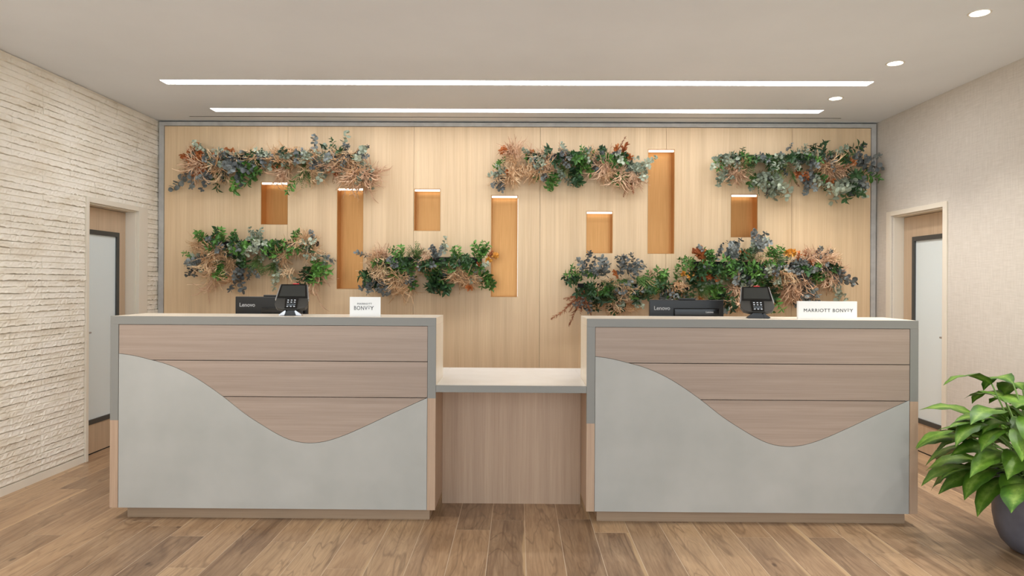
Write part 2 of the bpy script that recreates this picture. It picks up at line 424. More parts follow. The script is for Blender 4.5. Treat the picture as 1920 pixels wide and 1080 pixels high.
# doors
def door(idx, sx, face, y0, y1, head, cnear, cfar, label, ly0, ly1):
    """sx -1: left wall, +1: right wall. face = wall plane; leaf recessed 0.10 into the wall"""
    root = sroot('door_%d' % idx, label)
    def X(a, b_): return (min(face+sx*a, face+sx*b_), max(face+sx*a, face+sx*b_))
    c0, c1 = cnear, cfar
    m = M['cream2']
    for nm, (a, b_, z0, z1) in (('casing', (c0, y0, 0, head+.04)), ('casing', (y1, c1, 0, head+.04)), ('casing', (y0, y1, head, head+.04))):
        x = X(-.014, .014) if sx < 0 else X(-.012, 0)
        BX(nm, m, x[0], x[1], a, b_, z0, z1, root, .002)
    x = X(.0142, .16)
    BX('jamb', m, x[0], x[1], y0-.001, y0+.012, 0, head, root); BX('jamb', m, x[0], x[1], y1-.012, y1+.001, 0, head, root)
    BX('jamb', m, x[0], x[1], y0+.0125, y1-.0125, head-.012, head+.001, root)
    x = X(.10, .145); g0, g1, gz0, gz1 = ly0, ly1, .245, 1.835; wm = M['wood_door']
    a, b_ = y0+.016, y1-.016
    BX('stile', wm, x[0], x[1], a, g0, .01, head-.016, root); BX('stile', wm, x[0], x[1], g1, b_, .01, head-.016, root)
    BX('rail', wm, x[0], x[1], g0+.0003, g1-.0003, .01, gz0, root); BX('rail', wm, x[0], x[1], g0+.0003, g1-.0003, gz1, head-.016, root)
    x = X(.094, .135); f = .038
    fr = MB()
    for q in holes(g0, g1, gz0, gz1, [(g0+f, g1-f, gz0+f, gz1-f)]): fr.box(x[0], x[1], q[0], q[1], q[2], q[3])
    fr.build('glazing_frame', M['brassframe'], root)
    x = X(.108, .116); BX('frosted_pane', M['glass'], x[0], x[1], g0+f-.004, g1-f+.004, gz0+f-.004, gz1-f+.004, root)
    x = X(.15, .16); BX('room_beyond', M['cream'], x[0], x[1], y0-.05, y1+.05, 0, head, root)
    x = X(.101, .149); BX('door_seal', M['slot'], x[0], x[1], a, b_, 0, .0095, root)  # black strip paints the shade in the gap under the leaf
    # lever handle on the near stile
    x = X(.055, .10); hy = a+.06
    h = MB(); h.tube([Vector((x[0], hy, 1.0)), Vector((x[1], hy, 1.0))], [.011, .011], 10); hx = x[0] if sx > 0 else x[1]
    h.tube([Vector((hx, hy, 1.0)), Vector((hx, hy+.055, 1.0))], [.009, .008], 10); h.build('door_handle', M['silver'], root, True)
    return root
door(1, -1, XL, DLH[0], DLH[1], 2.035, 5.374, 6.265, 'oak-framed door with tall frosted pane in the left stone wall', 5.535, 6.005)
door(2, 1, XR, DRH[0], DRH[1], 2.03, 5.392, 6.274, 'oak-framed door with tall frosted pane in the right wall', 5.57, 6.05)

# ------------------------------------------------------------------ recessed lights
for i, (a, b_, c, d) in enumerate(STR):
    t = thing('strip_light', ['long recessed white strip light, the one nearer the viewer', 'long recessed white strip light, the one nearer the oak wall'][i], 'light', (0, 0, 0), 0, 'ceiling strip lights')
    hb = MB()
    hb.box(a+.001, b_-.001, c+.001, c+.004, H+.001, H+.05); hb.box(a+.001, b_-.001, d-.004, d-.001, H+.001, H+.05)
    hb.box(a+.001, a+.004, c+.004, d-.004, H+.001, H+.05); hb.box(b_-.004, b_-.001, c+.004, d-.004, H+.001, H+.05)
    hb.box(a+.001, b_-.001, c+.001, d-.001, H+.05, H+.055)
    hb.build('housing', M['cream'], t)
    BX('diffuser', M['strip'] if i == 0 else M['strip_back'], a+.0045, b_-.0045, c+.0045, d-.0045, H+.002, H+.01, t)
t = thing('slot_diffuser', 'thin black linear air slot in the ceiling just before the oak wall', 'vent')
BX('slot_body', M['slot'], SLOT[0]+.001, SLOT[1]-.001, SLOT[2]+.001, SLOT[3]-.001, H+.02, H+.05, t)
BX('slot_edge', M['slot'], SLOT[0]+.001, SLOT[1]-.001, SLOT[2]+.001, SLOT[2]+.003, H+.0002, H+.02, t)
BX('slot_edge', M['slot'], SLOT[0]+.001, SLOT[1]-.001, SLOT[3]-.003, SLOT[3]-.001, H+.0002, H+.02, t)
dn = ['round downlight in the top right corner, the nearest one in view', 'round downlight in the middle of the right-hand row', 'round downlight at the far end of the right-hand row by the oak wall']
for i, (x, y) in enumerate(DL):
    t = thing('downlight', dn[i] if i < 3 else DLN[i-3], 'light', (x, y, H), 0, 'round ceiling downlights')
    MB().lathe([(.056, -.003), (.060, 0.), (.0515, 0.), (.048, -.003), (.056, -.003)], 32, cap=False).build('ring', M['cream'], t, True)
    MB().lathe([(.0505, .001), (.0505, .045)], 32, cap=False).build('can', M['cream'], t, True)
    MB().lathe([(.0, .005), (.047, .005), (.047, .012), (.0, .012)], 32, cap=False).build('lens', M['lamp'], t)
    ld = bpy.data.lights.new('downlight_beam', 'SPOT'); ld.energy = SPOT if x > 0 else SPOT_LEFT; ld.spot_size = math.radians(102 if x > 0 else 125); ld.spot_blend = .75; ld.shadow_soft_size = .03
    ld.color = (1, .97, .94)
    lo = bpy.data.objects.new('beam', ld); C.objects.link(lo); lo.parent = t; lo.location = (0, 0, -.006)

# ------------------------------------------------------------------ niches
NL = ['short brass niche below the upper left garland', 'tall brass niche between the left garlands, ending behind them', 'short brass niche left of centre, standing alone',
      'tall brass niche in the middle of the wall', 'short brass niche lowest and right of centre', 'tallest brass niche, high up right of centre', 'short brass niche below the upper right garland']
for (a, b_, c, d), lab in zip(NICHES, NL):
    t = thing('wall_niche', 'lit ' + lab, 'niche', (0, 0, 0), 0, 'lit brass niches in the oak wall')
    y0, y1 = 6.4605, 6.585; e = .0015; k = .004
    BX('back_panel', M['brass'], a+e, b_-e, y1-k, y1, c+e, d-e, t)
    BX('side_panel', M['brass'], a+e, a+e+k, y0, y1-k, c+e, d-e, t); BX('side_panel', M['brass'], b_-e-k, b_-e, y0, y1-k, c+e, d-e, t)
    BX('bottom_panel', M['brass'], a+e+k, b_-e-k, y0, y1-k, c+e, c+e+k, t); BX('top_panel', M['brass'], a+e+k, b_-e-k, y0, y1-k, d-e-k, d-e, t)
    BX('light_bar', M['led'], a+e+k+.002, b_-e-k-.002, y0+.012, y0+.032, d-e-k-.016, d-e-k-.0005, t)

# ------------------------------------------------------------------ desks
CUR = [(.049,.989),(.141,.976),(.246,.951),(.341,.925),(.446,.881),(.541,.827),(.67,.738),(.799,.638),(.916,.563),(1.011,.509),(1.093,.478),(1.186,.467),(1.279,.478),(1.384,.512),(1.501,.563),(1.676,.646),(1.885,.742)]
def curve(u):
    P = CUR
    if u <= P[0][0]: return P[0][1]
    for i in range(len(P)-1):
        if u <= P[i+1][0]:
            x0, x1 = P[i][0], P[i+1][0]; t = (u-x0)/(x1-x0)
            def sl(j):
                j0, j1 = max(j-1, 0), min(j+1, len(P)-1); return (P[j1][1]-P[j0][1])/(P[j1][0]-P[j0][0])
            h = x1-x0; a, b_ = P[i][1], P[i+1][1]; m0, m1 = sl(i)*h, sl(i+1)*h
            return (2*t**3-3*t*t+1)*a+(t**3-2*t*t+t)*m0+(-2*t**3+3*t*t)*b_+(t**3-t*t)*m1
    return P[-1][1]
def strip(us, lo, hi, y0, y1):
    """solid between lo(u) and hi(u) with thickness y0..y1, from the columns where hi>lo"""
    mb = MB(); cols = [(u, lo(u), hi(u)) for u in us]; cols = [c for c in cols if c[2]-c[1] > -1e-9]
    for i, (u, a, b_) in enumerate(cols): mb.v += [(u, y0, a), (u, y0, b_), (u, y1, a), (u, y1, b_)]
    n = len(cols)
    for i in range(n-1):
        p, q = 4*i, 4*i+4
        mb.f += [(p, q, q+1, p+1), (p+2, p+3, q+3, q+2), (p, p+2, q+2, q), (p+1, q+1, q+3, p+3)]; mb.m += [0]*4
    mb.f += [(0, 1, 3, 2), (4*n-4, 4*n-2, 4*n-1, 4*n-3)]; mb.m += [0, 0]
    return mb
def desk(x0, x1, label):
    Y = 4.08; W = x1-x0; t = thing('reception_desk', label, 'desk', (x0, Y, 0), 0, 'reception desks'); D = .395; f = .048; Z = 1.21
    # top slab, grey front frame, lower wooden legs
    BX('countertop', M['solid'], 0, W, .018, D, Z-.045, Z, t, .0015)
    BX('front_band', M['grey'], 0, W, 0, .0175, Z-f, Z, t, .001)
    zl, zr = .594, .736
    BX('front_post', M['grey'], 0, f, 0, .0175, zl, Z-f, t); BX('front_post', M['grey'], W-f, W, 0, .0175, zr, Z-f, t)
    BX('lower_post', M['wood_leg'], 0, f, 0, .0175, .077, zl, t); BX('lower_post', M['wood_leg'], W-f, W, 0, .0175, .077, zr, t)
    for a, b_ in ((0, .03), (W-.03, W)):
        BX('side_panel', M['solid'], a, b_, .018, D, .77, Z-.0455, t); BX('lower_side_panel', M['wood_leg'], a, b_, .018, D, .077, .769, t)
    BX('carcass', M['dark'], .031, W-.031, .024, .05, .08, Z-.046, t)
    BX('back_board', M['wood_leg'], .031, W-.031, D-.02, D-.001, .05, Z-.046, t)
    g = .0022; a, b_ = f+g, W-f-g; us = [a+(b_-a)*i/150 for i in range(151)]
    s1, s2 = .951, .738; top = Z-f-g; gg = .0012
    # the crossings of curve and seams
    for s in (s1+g, s1-g, s2+g, s2-g):
        lo_, hi_ = a, 1.0
        for _ in range(40):
            md = (lo_+hi_)/2
            if curve(md)+gg > s: lo_ = md
            else: hi_ = md
        us.append(hi_)
    us = sorted(us)
    strip(us, lambda u: max(curve(u)+gg, s1+g), lambda u: top, .003, .022).build('wood_board', M['wood_desk'], t)
    strip(us, lambda u: max(curve(u)+gg, s2+g), lambda u: s1-g, .003, .022).build('wood_board', M['wood_desk'], t)
    strip(us, lambda u: curve(u)+gg, lambda u: s2-g, .003, .022).build('wood_board', M['wood_desk'], t)
    o = strip(us, lambda u: .077, lambda u: curve(u)-gg, .002, .022).build('lower_panel', M['lower'], t); o['label'] = 'pale grey panel with a wavy upper edge'
    BX('plinth', M['wood_plinth'], .07, W-.04, .065, D-.03, 0, .0765, t)
    return t
desk(-2.412, -.484, 'left reception desk with wavy wood boards above a pale grey panel')
desk(.405, 2.344, 'right reception desk with wavy wood boards above a pale grey panel')
# low shelf between, running on behind as the staff worktop
t = thing('low_counter', 'low white counter bridging the gap between the two desks', 'counter')
BX('counter_slab', M['white_top'], -.483, .404, 4.0985, 4.95, .774, .812, t)
BX('front_edge', M['grey'], -.483, .404, 4.081, 4.098, .772, .812, t, .001)
BX('modesty_panel', M['wood_leg'], -.483, .404, 4.455, 4.475, 0, .7735, t)
BX('slab_wing', M['white_top'], -.75, -.4835, 4.48, 4.95, .774, .812, t); BX('slab_wing', M['white_top'], .4045, .68, 4.48, 4.95, .774, .812, t)
BX('gable', M['wood_leg'], -.75, -.72, 4.5, 4.94, 0, .7735, t); BX('gable', M['wood_leg'], .65, .68, 4.5, 4.94, 0, .7735, t)
for x0, x1, lab in ((-2.40, -.76, 'staff worktop behind the left desk carrying the left monitor'), (.69, 2.33, 'staff worktop behind the right desk carrying the right monitor')):
    t = thing('staff_worktop', lab, 'worktop', (x0, 4.48, 0), 0, 'staff worktops')
    W = x1-x0; BX('worktop', M['white_top'], 0, W, 0, .55, .76, .79, t)
    BX('gable', M['wood_leg'], 0, .03, .02, .53, 0, .7595, t); BX('gable', M['wood_leg'], W-.03, W, .02, .53, 0, .7595, t)

# ------------------------------------------------------------------ monitors seen from behind
def monitor(x, y, rz, label, Wd, ztop, logo2, hump):
    zb = .79; t = thing('computer_monitor', label, 'monitor', (x, y, zb), rz, 'monitors behind the desks'); hh = ztop-zb
    Mt = Matrix.Rotation(math.radians(-6), 4, 'X')
    z0, z1 = hh-.32, hh
    o = BX('shell', M['black'], -Wd/2, Wd/2, 0, .03, z0, z1, t, .004)
    BX('screen', M['blackgloss'], -Wd/2+.012, Wd/2-.012, .0302, .032, z0+.014, z1-.012, t)
    if hump: BX('rear_module', M['blackgloss'], -.085, .215, -.022, -.0002, z0+.03, z1-.055, t, .006)
    else: BX('rear_module', M['blackgloss'], -.06, .225, -.022, -.0002, z0+.03, z1-.07, t, .006)
    BX('webcam_bump', M['black'], -.055, .06, .004, .026, z1+.0002, z1+.012, t, .003)
    BX('stand_neck', M['black'], -.05, .05, .032+.001, .06, .013, z0+.12, t); BX('stand_foot', M['black'], -.12, .12, -.04, .14, 0, .012, t, .003)
    text_obj('maker_lettering', 'Lenovo', .036, M['logo'], t, (-Wd/2+.028, -.0009, z1-.067), (math.pi/2, 0, 0), 1.0, .0005)
    if logo2: text_obj('small_lettering', 'Lenovo', .017, M['logo'], t, (.12, -.0228, z1-.085), (math.pi/2, 0, 0), 1.0, .0006)
    return t
monitor(-1.645, 4.60, math.radians(-3), 'black monitor seen from behind on the left desk, partly hidden by the card terminal', .49, 1.318, False, False)
monitor(1.115, 4.60, math.radians(1), 'black monitor seen from behind on the right desk, standing clear of the card terminal', .492, 1.312, True, True)

# ------------------------------------------------------------------ card terminals
def terminal(x, y, rz, label, foot):
    t = thing('card_terminal', label, 'card terminal', (x, y, 1.21), rz, 'card payment terminals')
    MB().prism([(-.062, 0), (.062, 0), (.05, .012), (.026, .026), (-.026, .026), (-.05, .012)], -.035, .045).build('base', M['black'], t)
    for s in (-1, 1):
        MB().prism([(s*.035, .004), (s*.066, .002), (s*.068, .008), (s*.03, .034), (s*.026, .028)][::s], -.04, -.0355).build('base_trim', foot, t)
    MB().prism([(-.026, .0262), (.026, .0262), (.022, .075), (-.022, .075)], -.018, .026).build('neck', M['blackgloss'], t)
    tilt = Matrix.Translation((0, -.012, .062)) @ Matrix.Rotation(math.radians(-38), 4, 'X')
    def part(mb, nm, m, bev=0):
        o = mb.build(nm, m, t, bevel=bev); o.matrix_local = tilt; return o
    head = MB().prism([(-.04, -.028), (.04, -.028), (.085, -.014), (.1, .014), (.094, .05), (.079, .165), (-.079, .165), (-.094, .05), (-.1, .014), (-.085, -.014)], 0, .03)
    part(head, 'head', M['darkgrey'], .003)
    part(MB().prism([(-.09, .058), (.09, .058), (.077, .163), (-.077, .163)], -.004, -.0003), 'screen_bezel', M['blackgloss'])
    part(MB().prism([(-.078, .068), (.078, .068), (.069, .152), (-.069, .152)], -.0055, -.0043), 'screen', M['screen'])
    part(MB().prism([(-.036, -.022), (.036, -.022), (.04, .052), (-.04, .052)], -.004, -.0003), 'keypad', M['blackgloss'])
    kb = MB()
    for r_ in range(4):
        for c_ in range(3):
            cx, cz = (c_-1)*.02, .038-r_*.016; kb2 = MB().box(cx-.005, cx+.005, -.0062, -.0043, cz-.003, cz+.003); part(kb2, 'key', M['keys'])
    for s in (-1, 1):
        part(MB().prism([(s*.095, .05), (s*.101, .05), (s*.084, .165), (s*.08, .165)][::s], .002, .024), 'edge_trim', M['silver'])
    part(MB().prism([(-.012, .1652), (.032, .1652), (.028, .176), (-.006, .176)], .002, .022), 'reader_light', M['red'], .002)
    return t
terminal(-1.398, 4.26, math.radians(8), 'dark card payment terminal on the left desk, in front of the monitor', M['silver'])
terminal(1.462, 4.25, math.radians(-9), 'dark card payment terminal on the right desk, between monitor and sign', M['black'])

# ------------------------------------------------------------------ signs
t = thing('desk_sign', 'small squarish white sign with two lines of lettering on the left desk', 'sign', (-.923, 4.17, 1.21), 0, 'desk signs')
BX('plate', M['sign'], -.093, .093, 0, .006, 0, .119, t, .0008); BX('foot', M['sign'], -.09, .09, .0062, .05, 0, .004, t)
def line(t, body, size, width, cx, z, off, y=-.0007, dep=.0005):
    o, (a, b_) = text_obj('lettering', body, size, M['ink'], t, (0, y, z), (math.pi/2, 0, 0), 1.12, off, dep)
    s = width/(b_-a); o.scale = (s, 1, 1); o.location.x = cx-(a+b_)/2*s; return o
line(t, 'MARRIOTT', .015, .088, -.003, .073, 0)
line(t, 'BONV', .034, .080, -.026, .041, 0)
line(t, 'Y', .034, .022, .042, .041, 0)
line(t, 'O', .019, .013, .0235, .0525, 0); BX('lettering_bar', M['ink'], .0175, .0295, -.0012, -.0002, .0475, .0492, t)
t = thing('desk_sign', 'long low white sign block with one line of lettering on the right desk', 'sign', (1.853, 4.17, 1.21), 0, 'desk signs')
BX('plate', M['sign'], -.176, .176, 0, .022, 0, .108, t, .001)
line(t, 'MARRIOTT', .029, .158, -.063, .044, 0); line(t, 'BONV', .029, .083, .0725, .044, 0)
line(t, 'Y', .029, .021, .1415, .044, 0)
line(t, 'O', .017, .0115, .1225, .0535, 0); BX('lettering_bar', M['ink'], .1168, .1282, -.0012, -.0002, .0485, .0502, t)

# ------------------------------------------------------------------ garlands
def rv(r, s=1.): return Vector((r.uniform(-s, s), r.uniform(-s, s), r.uniform(-s, s)))
def bentpath(r, ln, n=6, curl=.5, start=None, d=None, droop=0):
    p = start.copy() if start is not None else Vector((0,0,0)); d = (d.copy() if d is not None else Vector((0,0,1))).normalized(); out = [p.copy()]
    k = rv(r, curl)
    for i in range(n):
        d = (d+k*.25+rv(r, curl*.3)+Vector((0,0,-droop))).normalized(); p = p+d*ln/n; out.append(p.copy())
    return out
def m_euc(r):
    b = MB(); path = bentpath(r, .24, 8, .45); b.tube(path, .0022, 3, 1)
    for i in range(1, 9):
        for s in (-1, 1):
            d = (path[i]-path[i-1]).normalized(); o = d.orthogonal(); o.rotate(Matrix.Rotation(i*1.57+r.uniform(-.5,.5)+(0 if s > 0 else math.pi), 3, d))
            ln = r.uniform(.042, .062)*(1.1-.3*i/9); b.leaf(path[i], o+d*.5+rv(r,.2), rv(r)+Vector((0,-1,0)), ln, ln*r.uniform(.8,1.05), 'round', .08)
    d = (path[-1]-path[-2]); b.leaf(path[-1], d, rv(r), .035, .03, 'round')
    return b
def m_leafy(r):
    b = MB(); path = bentpath(r, .2, 7, .5); b.tube(path, .002, 3, 1)
    for i in range(1, 8):
        for s in (-1, 1):
            d = (path[i]-path[i-1]).normalized(); o = d.orthogonal(); o.rotate(Matrix.Rotation(i*1.3+r.uniform(-.5,.5)+(0 if s > 0 else math.pi), 3, d))
            ln = r.uniform(.055, .085); b.leaf(path[i], o+d*.7+rv(r,.2), rv(r)+d, ln, ln*.55, 'oval', .25, 0, -.2)
    b.leaf(path[-1], path[-1]-path[-2], rv(r), .06, .026, 'oval', .2)
    return b
def m_fern(r):
    b = MB(); 
    for k in range(3):
        d0 = Vector((r.uniform(-.5,.5), r.uniform(-.5,.5), 1)); path = bentpath(r, r.uniform(.16,.24), 9, .4, None, d0); b.tube(path, .0015, 3, 1)
        for i in range(1, 10):
            for s in (-1, 1):
                d = (path[i]-path[i-1]).normalized(); o = d.cross(Vector((0,1,0))+rv(r,.3))*s
                b.leaf(path[i], o+d*1.1, rv(r), .05*(1.15-.08*i), .007, 'lance', .1)
    return b
def m_grass(r):
    b = MB()
    for k in range(16):
        path = bentpath(r, r.uniform(.14,.26), 5, .8, rv(r,.012), Vector((r.uniform(-.5,.5), r.uniform(-.5,.5), 1)))
        for i in range(5):
            w0, w1 = .0035*(1-i/5.2), .0035*(1-(i+1)/5.2); s = Vector((1,0,.2)) if k % 2 else Vector((.3,.9,0))
            b.quad([path[i]-s*w0, path[i]+s*w0, path[i+1]+s*w1, path[i+1]-s*w1])
    return b
def m_dried(r):
    b = MB()
    for k in range(10):
        path = bentpath(r, r.uniform(.14,.27), 7, 1.25, rv(r,.028), Vector((r.uniform(-.2,.2), r.uniform(-.2,.2), 1)))
        b.tube(path, .0068, 3)
        for i in range(2, 6):
            if r.random() < .75: b.tube(bentpath(r, r.uniform(.025,.055), 2, 1.2, path[i], (path[i]-path[i-1])+rv(r,.014)), .005, 3)
    return b
def m_plume(r):
    b = MB(); path = bentpath(r, .24, 8, .3); b.tube(path, .002, 3)
    for i in range(2, 9):
        for k in range(14):
            d = (path[i]-path[i-1]).normalized()+rv(r,.75); L = r.uniform(.02,.045)*(1.3-i*.08)
            b.leaf(path[i]-(path[i]-path[i-1])*r.random(), d, rv(r), L, .0055, 'lance', .1)
    return b
def m_copper(r):
    b = MB(); path = bentpath(r, .13, 5, .6); b.tube(path, .002, 3, 1)
    for i in range(1, 6):
        for k in range(4):
            d = (path[i]-path[i-1]).normalized()+rv(r,.9); L = r.uniform(.04,.07)
            b.leaf(path[i], d, rv(r), L, L*.55, 'crumple', .45, 0, r.uniform(-.4,.4))
    return b
def m_flower(r):
    b = MB(); b.tube([Vector((0,0,0)), Vector((0,0,.06))], .003, 3, 1); c = Vector((0,0,.07))
    for k in range(34):
        d = rv(r).normalized(); b.leaf(c+d*.006, d, rv(r), r.uniform(.025,.04), .022, 'crumple', .4, 0, r.uniform(-.5,.5))
    return b
KIND = {'E': ('eucalyptus_sprig', m_euc, ['euc','stem']), 'K': ('eucalyptus_sprig', m_euc, ['eucd','stem']), 'L': ('leafy_sprig', m_leafy, ['green','stem']),
        'G': ('leafy_sprig', m_leafy, ['dkgreen','stem']), 'F': ('fern_sprig', m_fern, ['fern','stem']), 'S': ('grass_tuft', m_grass, ['fern']),
        'D': ('dried_sprig', m_dried, ['dried']), 'T': ('dried_sprig', m_dried, ['driedp']), 'P': ('grass_plume', m_plume, ['rust']),
        'O': ('copper_leaf_sprig', m_copper, ['orange','stem']), 'Y': ('ochre_flower', m_flower, ['yellow','stem']), 'A': ('copper_flower', m_flower, ['orange','stem'])}
BANK = {}
for k, (nm, fn, ms) in KIND.items():
    BANK[k] = []
    for v in range(4):
        b = fn(random.Random(hash_ := (ord(k)*13+v*7))); me = bpy.data.meshes.new(nm); me.from_pydata(b.v, [], b.f)
        for q in ms: me.materials.append(M[q])
        me.polygons.foreach_set('material_index', b.m); me.polygons.foreach_set('use_smooth', [False]*len(b.f)); me.update(); BANK[k].append(me)
def wallpt(px, py): return (px-972)/205.0, 1.42+(530.5+.0053*(px-972)-py)/205.0   # image pixels, taken near the oak wall plane -> metres
def garland(label, tx0, tx1, ty, clusters, seed, fill='GKLGEF'):
    r = random.Random(seed); xa, zt = wallpt(tx0, ty); xb, _ = wallpt(tx1, ty); base = Vector(((xa+xb)/2, 6.459, zt))
    t = thing('wall_garland', label, 'garland', base, 0, 'dried and green foliage garlands on the oak wall'); hw = (xb-xa)/2
    tr = MB(); y0, y1 = -.11, -.0005
    tr.box(-hw, hw, y0, y1, -.065, -.058); tr.box(-hw, hw, y0, y0+.006, -.058, -.024); tr.box(-hw, hw, y1-.006, y1, -.058, 0)
    tr.box(-hw, -hw+.006, y0+.006, y1-.006, -.058, -.024); tr.box(hw-.006, hw, y0+.006, y1-.006, -.058, -.024)
    tr.build('trough', M['slot'], t)
    def put(k, x, z, ang, sc, fwd=None, back=0):
        o = bpy.data.objects.new(KIND[k][0], r.choice(BANK[k])); C.objects.link(o); o.parent = t
        a = math.radians(ang); f = r.uniform(.15, .65) if fwd is None else fwd
        d = Vector((math.sin(a), -f, math.cos(a))).normalized()
        q = d.to_track_quat('Z', 'Y') @ Euler((0, 0, r.uniform(0, 6.28))).to_quaternion()
        y = r.uniform(-.15, -.07) + back
        o.location = (x-base.x, y, z-base.z); o.rotation_mode = 'QUATERNION'; o.rotation_quaternion = q; o.scale = (sc,)*3
    n = int((tx1-tx0)/4)
    for i in range(n):
        x = xa+(xb-xa)*(i+.5)/n+r.uniform(-.03, .03)
        put(r.choice(fill), x, zt-.02+r.uniform(-.04, .012), r.choice([r.uniform(110, 250), r.uniform(110, 250), r.uniform(60, 300)]), r.uniform(.5, .78), r.uniform(.4, 1.8), -.02)
    for k, px, py, ang, num, sc in clusters:
        if math.cos(math.radians(ang)) > .4: py += 9
        for j in range(num if num < 3 else int(num*1.8)):
            x, z = wallpt(px+r.uniform(-7, 7), py+r.uniform(-6, 6)); put(k, x, z, ang+r.uniform(-22, 22), sc*r.uniform(.95, 1.25), None if k not in 'YA' else r.uniform(.6, 1.5))
    return t
garland('wide upper left garland, copper leaves at one end and pale dried stems beyond', 365, 672, 282, [
 ('E',388,288,300,2,.7),('A',378,290,300,2,.9),('O',385,300,250,3,.9),('O',372,285,320,2,.7),('T',372,300,225,5,.95),('D',352,318,215,2,.7),('K',358,318,215,2,.95),('K',385,320,180,2,.75),
 ('G',400,318,195,2,.75),('D',412,300,185,5,.85),('D',415,325,185,2,.7),('O',432,290,335,2,.8),('K',432,290,165,4,.9),('E',430,285,200,2,.6),('K',450,310,175,2,.7),('L',440,325,185,2,.8),
 ('L',462,300,170,3,.8),('L',470,318,175,1,.9),('F',478,290,160,4,.7),('S',470,288,130,2,.7),('D',508,284,340,1,.5),('A',512,305,180,2,.7),('D',520,290,195,4,.8),('Y',522,308,170,1,.6),('D',545,284,190,6,.8),('T',530,318,215,3,.7),
 ('F',572,312,180,3,.8),('S',568,300,185,2,.7),('L',550,328,180,1,.7),('D',574,318,180,2,.95),('D',592,288,175,5,.8),('E',600,300,165,3,.7),('K',600,285,330,1,.6),('L',622,290,200,1,.6),
 ('T',628,298,190,5,.75),('O',625,310,180,2,.6),('D',645,288,185,6,.9),('E',641,287,2,2,.78),('G',622,280,330,2,.5),('K',635,280,45,2,.5),('E',664,290,170,4,.8),('K',668,282,20,1,.5),
 ('E',672,286,95,1,.75),('E',674,305,140,3,.7),('D',664,325,180,3,.95),('T',684,318,174,5,1.0),('E',676,325,170,2,.6),('T',655,320,185,3,.8)], 1, 'KEGEDK')
garland('upper middle garland with a pale dried bunch on its left and one copper spike', 985, 1178, 284, [
 ('T',965,290,345,4,.75),('D',960,292,320,4,.65),('A',945,290,280,2,.8),('L',945,302,255,2,.5),('O',990,280,60,1,.5),('T',985,278,50,2,.4),('E',950,318,235,3,.55),('A',958,318,260,1,.6),('K',935,325,190,3,.6),('D',960,320,180,5,.7),('D',935,335,185,2,.6),
 ('D',985,310,180,3,.7),('E',1002,300,130,3,.6),('D',1005,312,175,5,.75),('T',1025,305,160,3,.7),('K',1015,325,185,2,.6),('E',1040,318,150,2,.6),('L',1035,325,190,3,.65),('F',1050,305,170,3,.6),
 ('E',1060,290,350,2,.5),('L',1075,300,120,4,.6),('G',1082,315,180,4,.75),('S',1062,322,160,1,.6),('D',1098,286,0,3,.5),('D',1105,292,60,2,.5),('L',1110,305,200,2,.6),('T',1128,300,170,7,.85),
 ('K',1140,285,20,2,.45),('O',1153,282,25,2,.75),('P',1150,282,25,1,.6),('A',1172,295,110,2,.7),('A',1150,290,60,1,.6),('L',1158,318,175,3,.6),('E',1175,308,110,3,.75),('E',1192,308,100,2,.65),('E',1185,312,140,3,.6),
 ('T',1160,325,180,3,.8),('P',1178,330,180,2,.75),('T',1190,325,165,3,.75),('D',1140,320,185,3,.75)], 2, 'KGLETG')
garland('upper right garland with trailing sprays at its right end reaching past the panels', 1352, 1592, 287, [
 ('E',1356,300,275,1,.75),('L',1354,296,230,2,.5),('E',1350,305,215,2,.6),('A',1362,308,270,1,.6),('D',1378,300,150,4,.6),('G',1388,290,330,2,.4),('T',1378,315,175,4,.75),('E',1360,320,200,3,.55),('F',1400,300,240,3,.6),
 ('F',1412,305,245,3,.75),('F',1440,300,125,4,.8),('L',1410,325,190,2,.6),('E',1425,325,190,3,.7),('F',1425,332,170,2,.75),('Y',1430,335,180,1,.01),('K',1440,330,175,2,.65),('E',1448,328,180,5,.85),('F',1478,320,190,2,.6),
 ('E',1478,295,70,3,.6),('E',1500,300,100,3,.6),('K',1470,280,20,1,.4),('O',1490,320,190,2,.7),('A',1500,325,180,2,.7),('P',1485,325,190,1,.6),('G',1515,282,30,2,.55),('K',1520,320,200,3,.65),('L',1530,325,175,2,.7),('E',1525,330,175,2,.7),
 ('A',1518,298,90,2,.5),('D',1548,300,180,6,.85),('T',1560,310,175,5,.75),('A',1578,302,160,3,.8),('O',1560,335,180,2,.5),('G',1555,290,20,2,.5),('K',1592,290,50,2,.55),('G',1570,280,65,1,.8),
 ('K',1595,305,110,2,.8),('K',1600,330,170,3,.7),('G',1595,325,180,4,.85),('E',1583,330,182,3,.95),('G',1588,355,172,2,.75),('L',1606,318,118,1,.9),('K',1600,300,80,1,.8)], 3, 'KGLFEG')
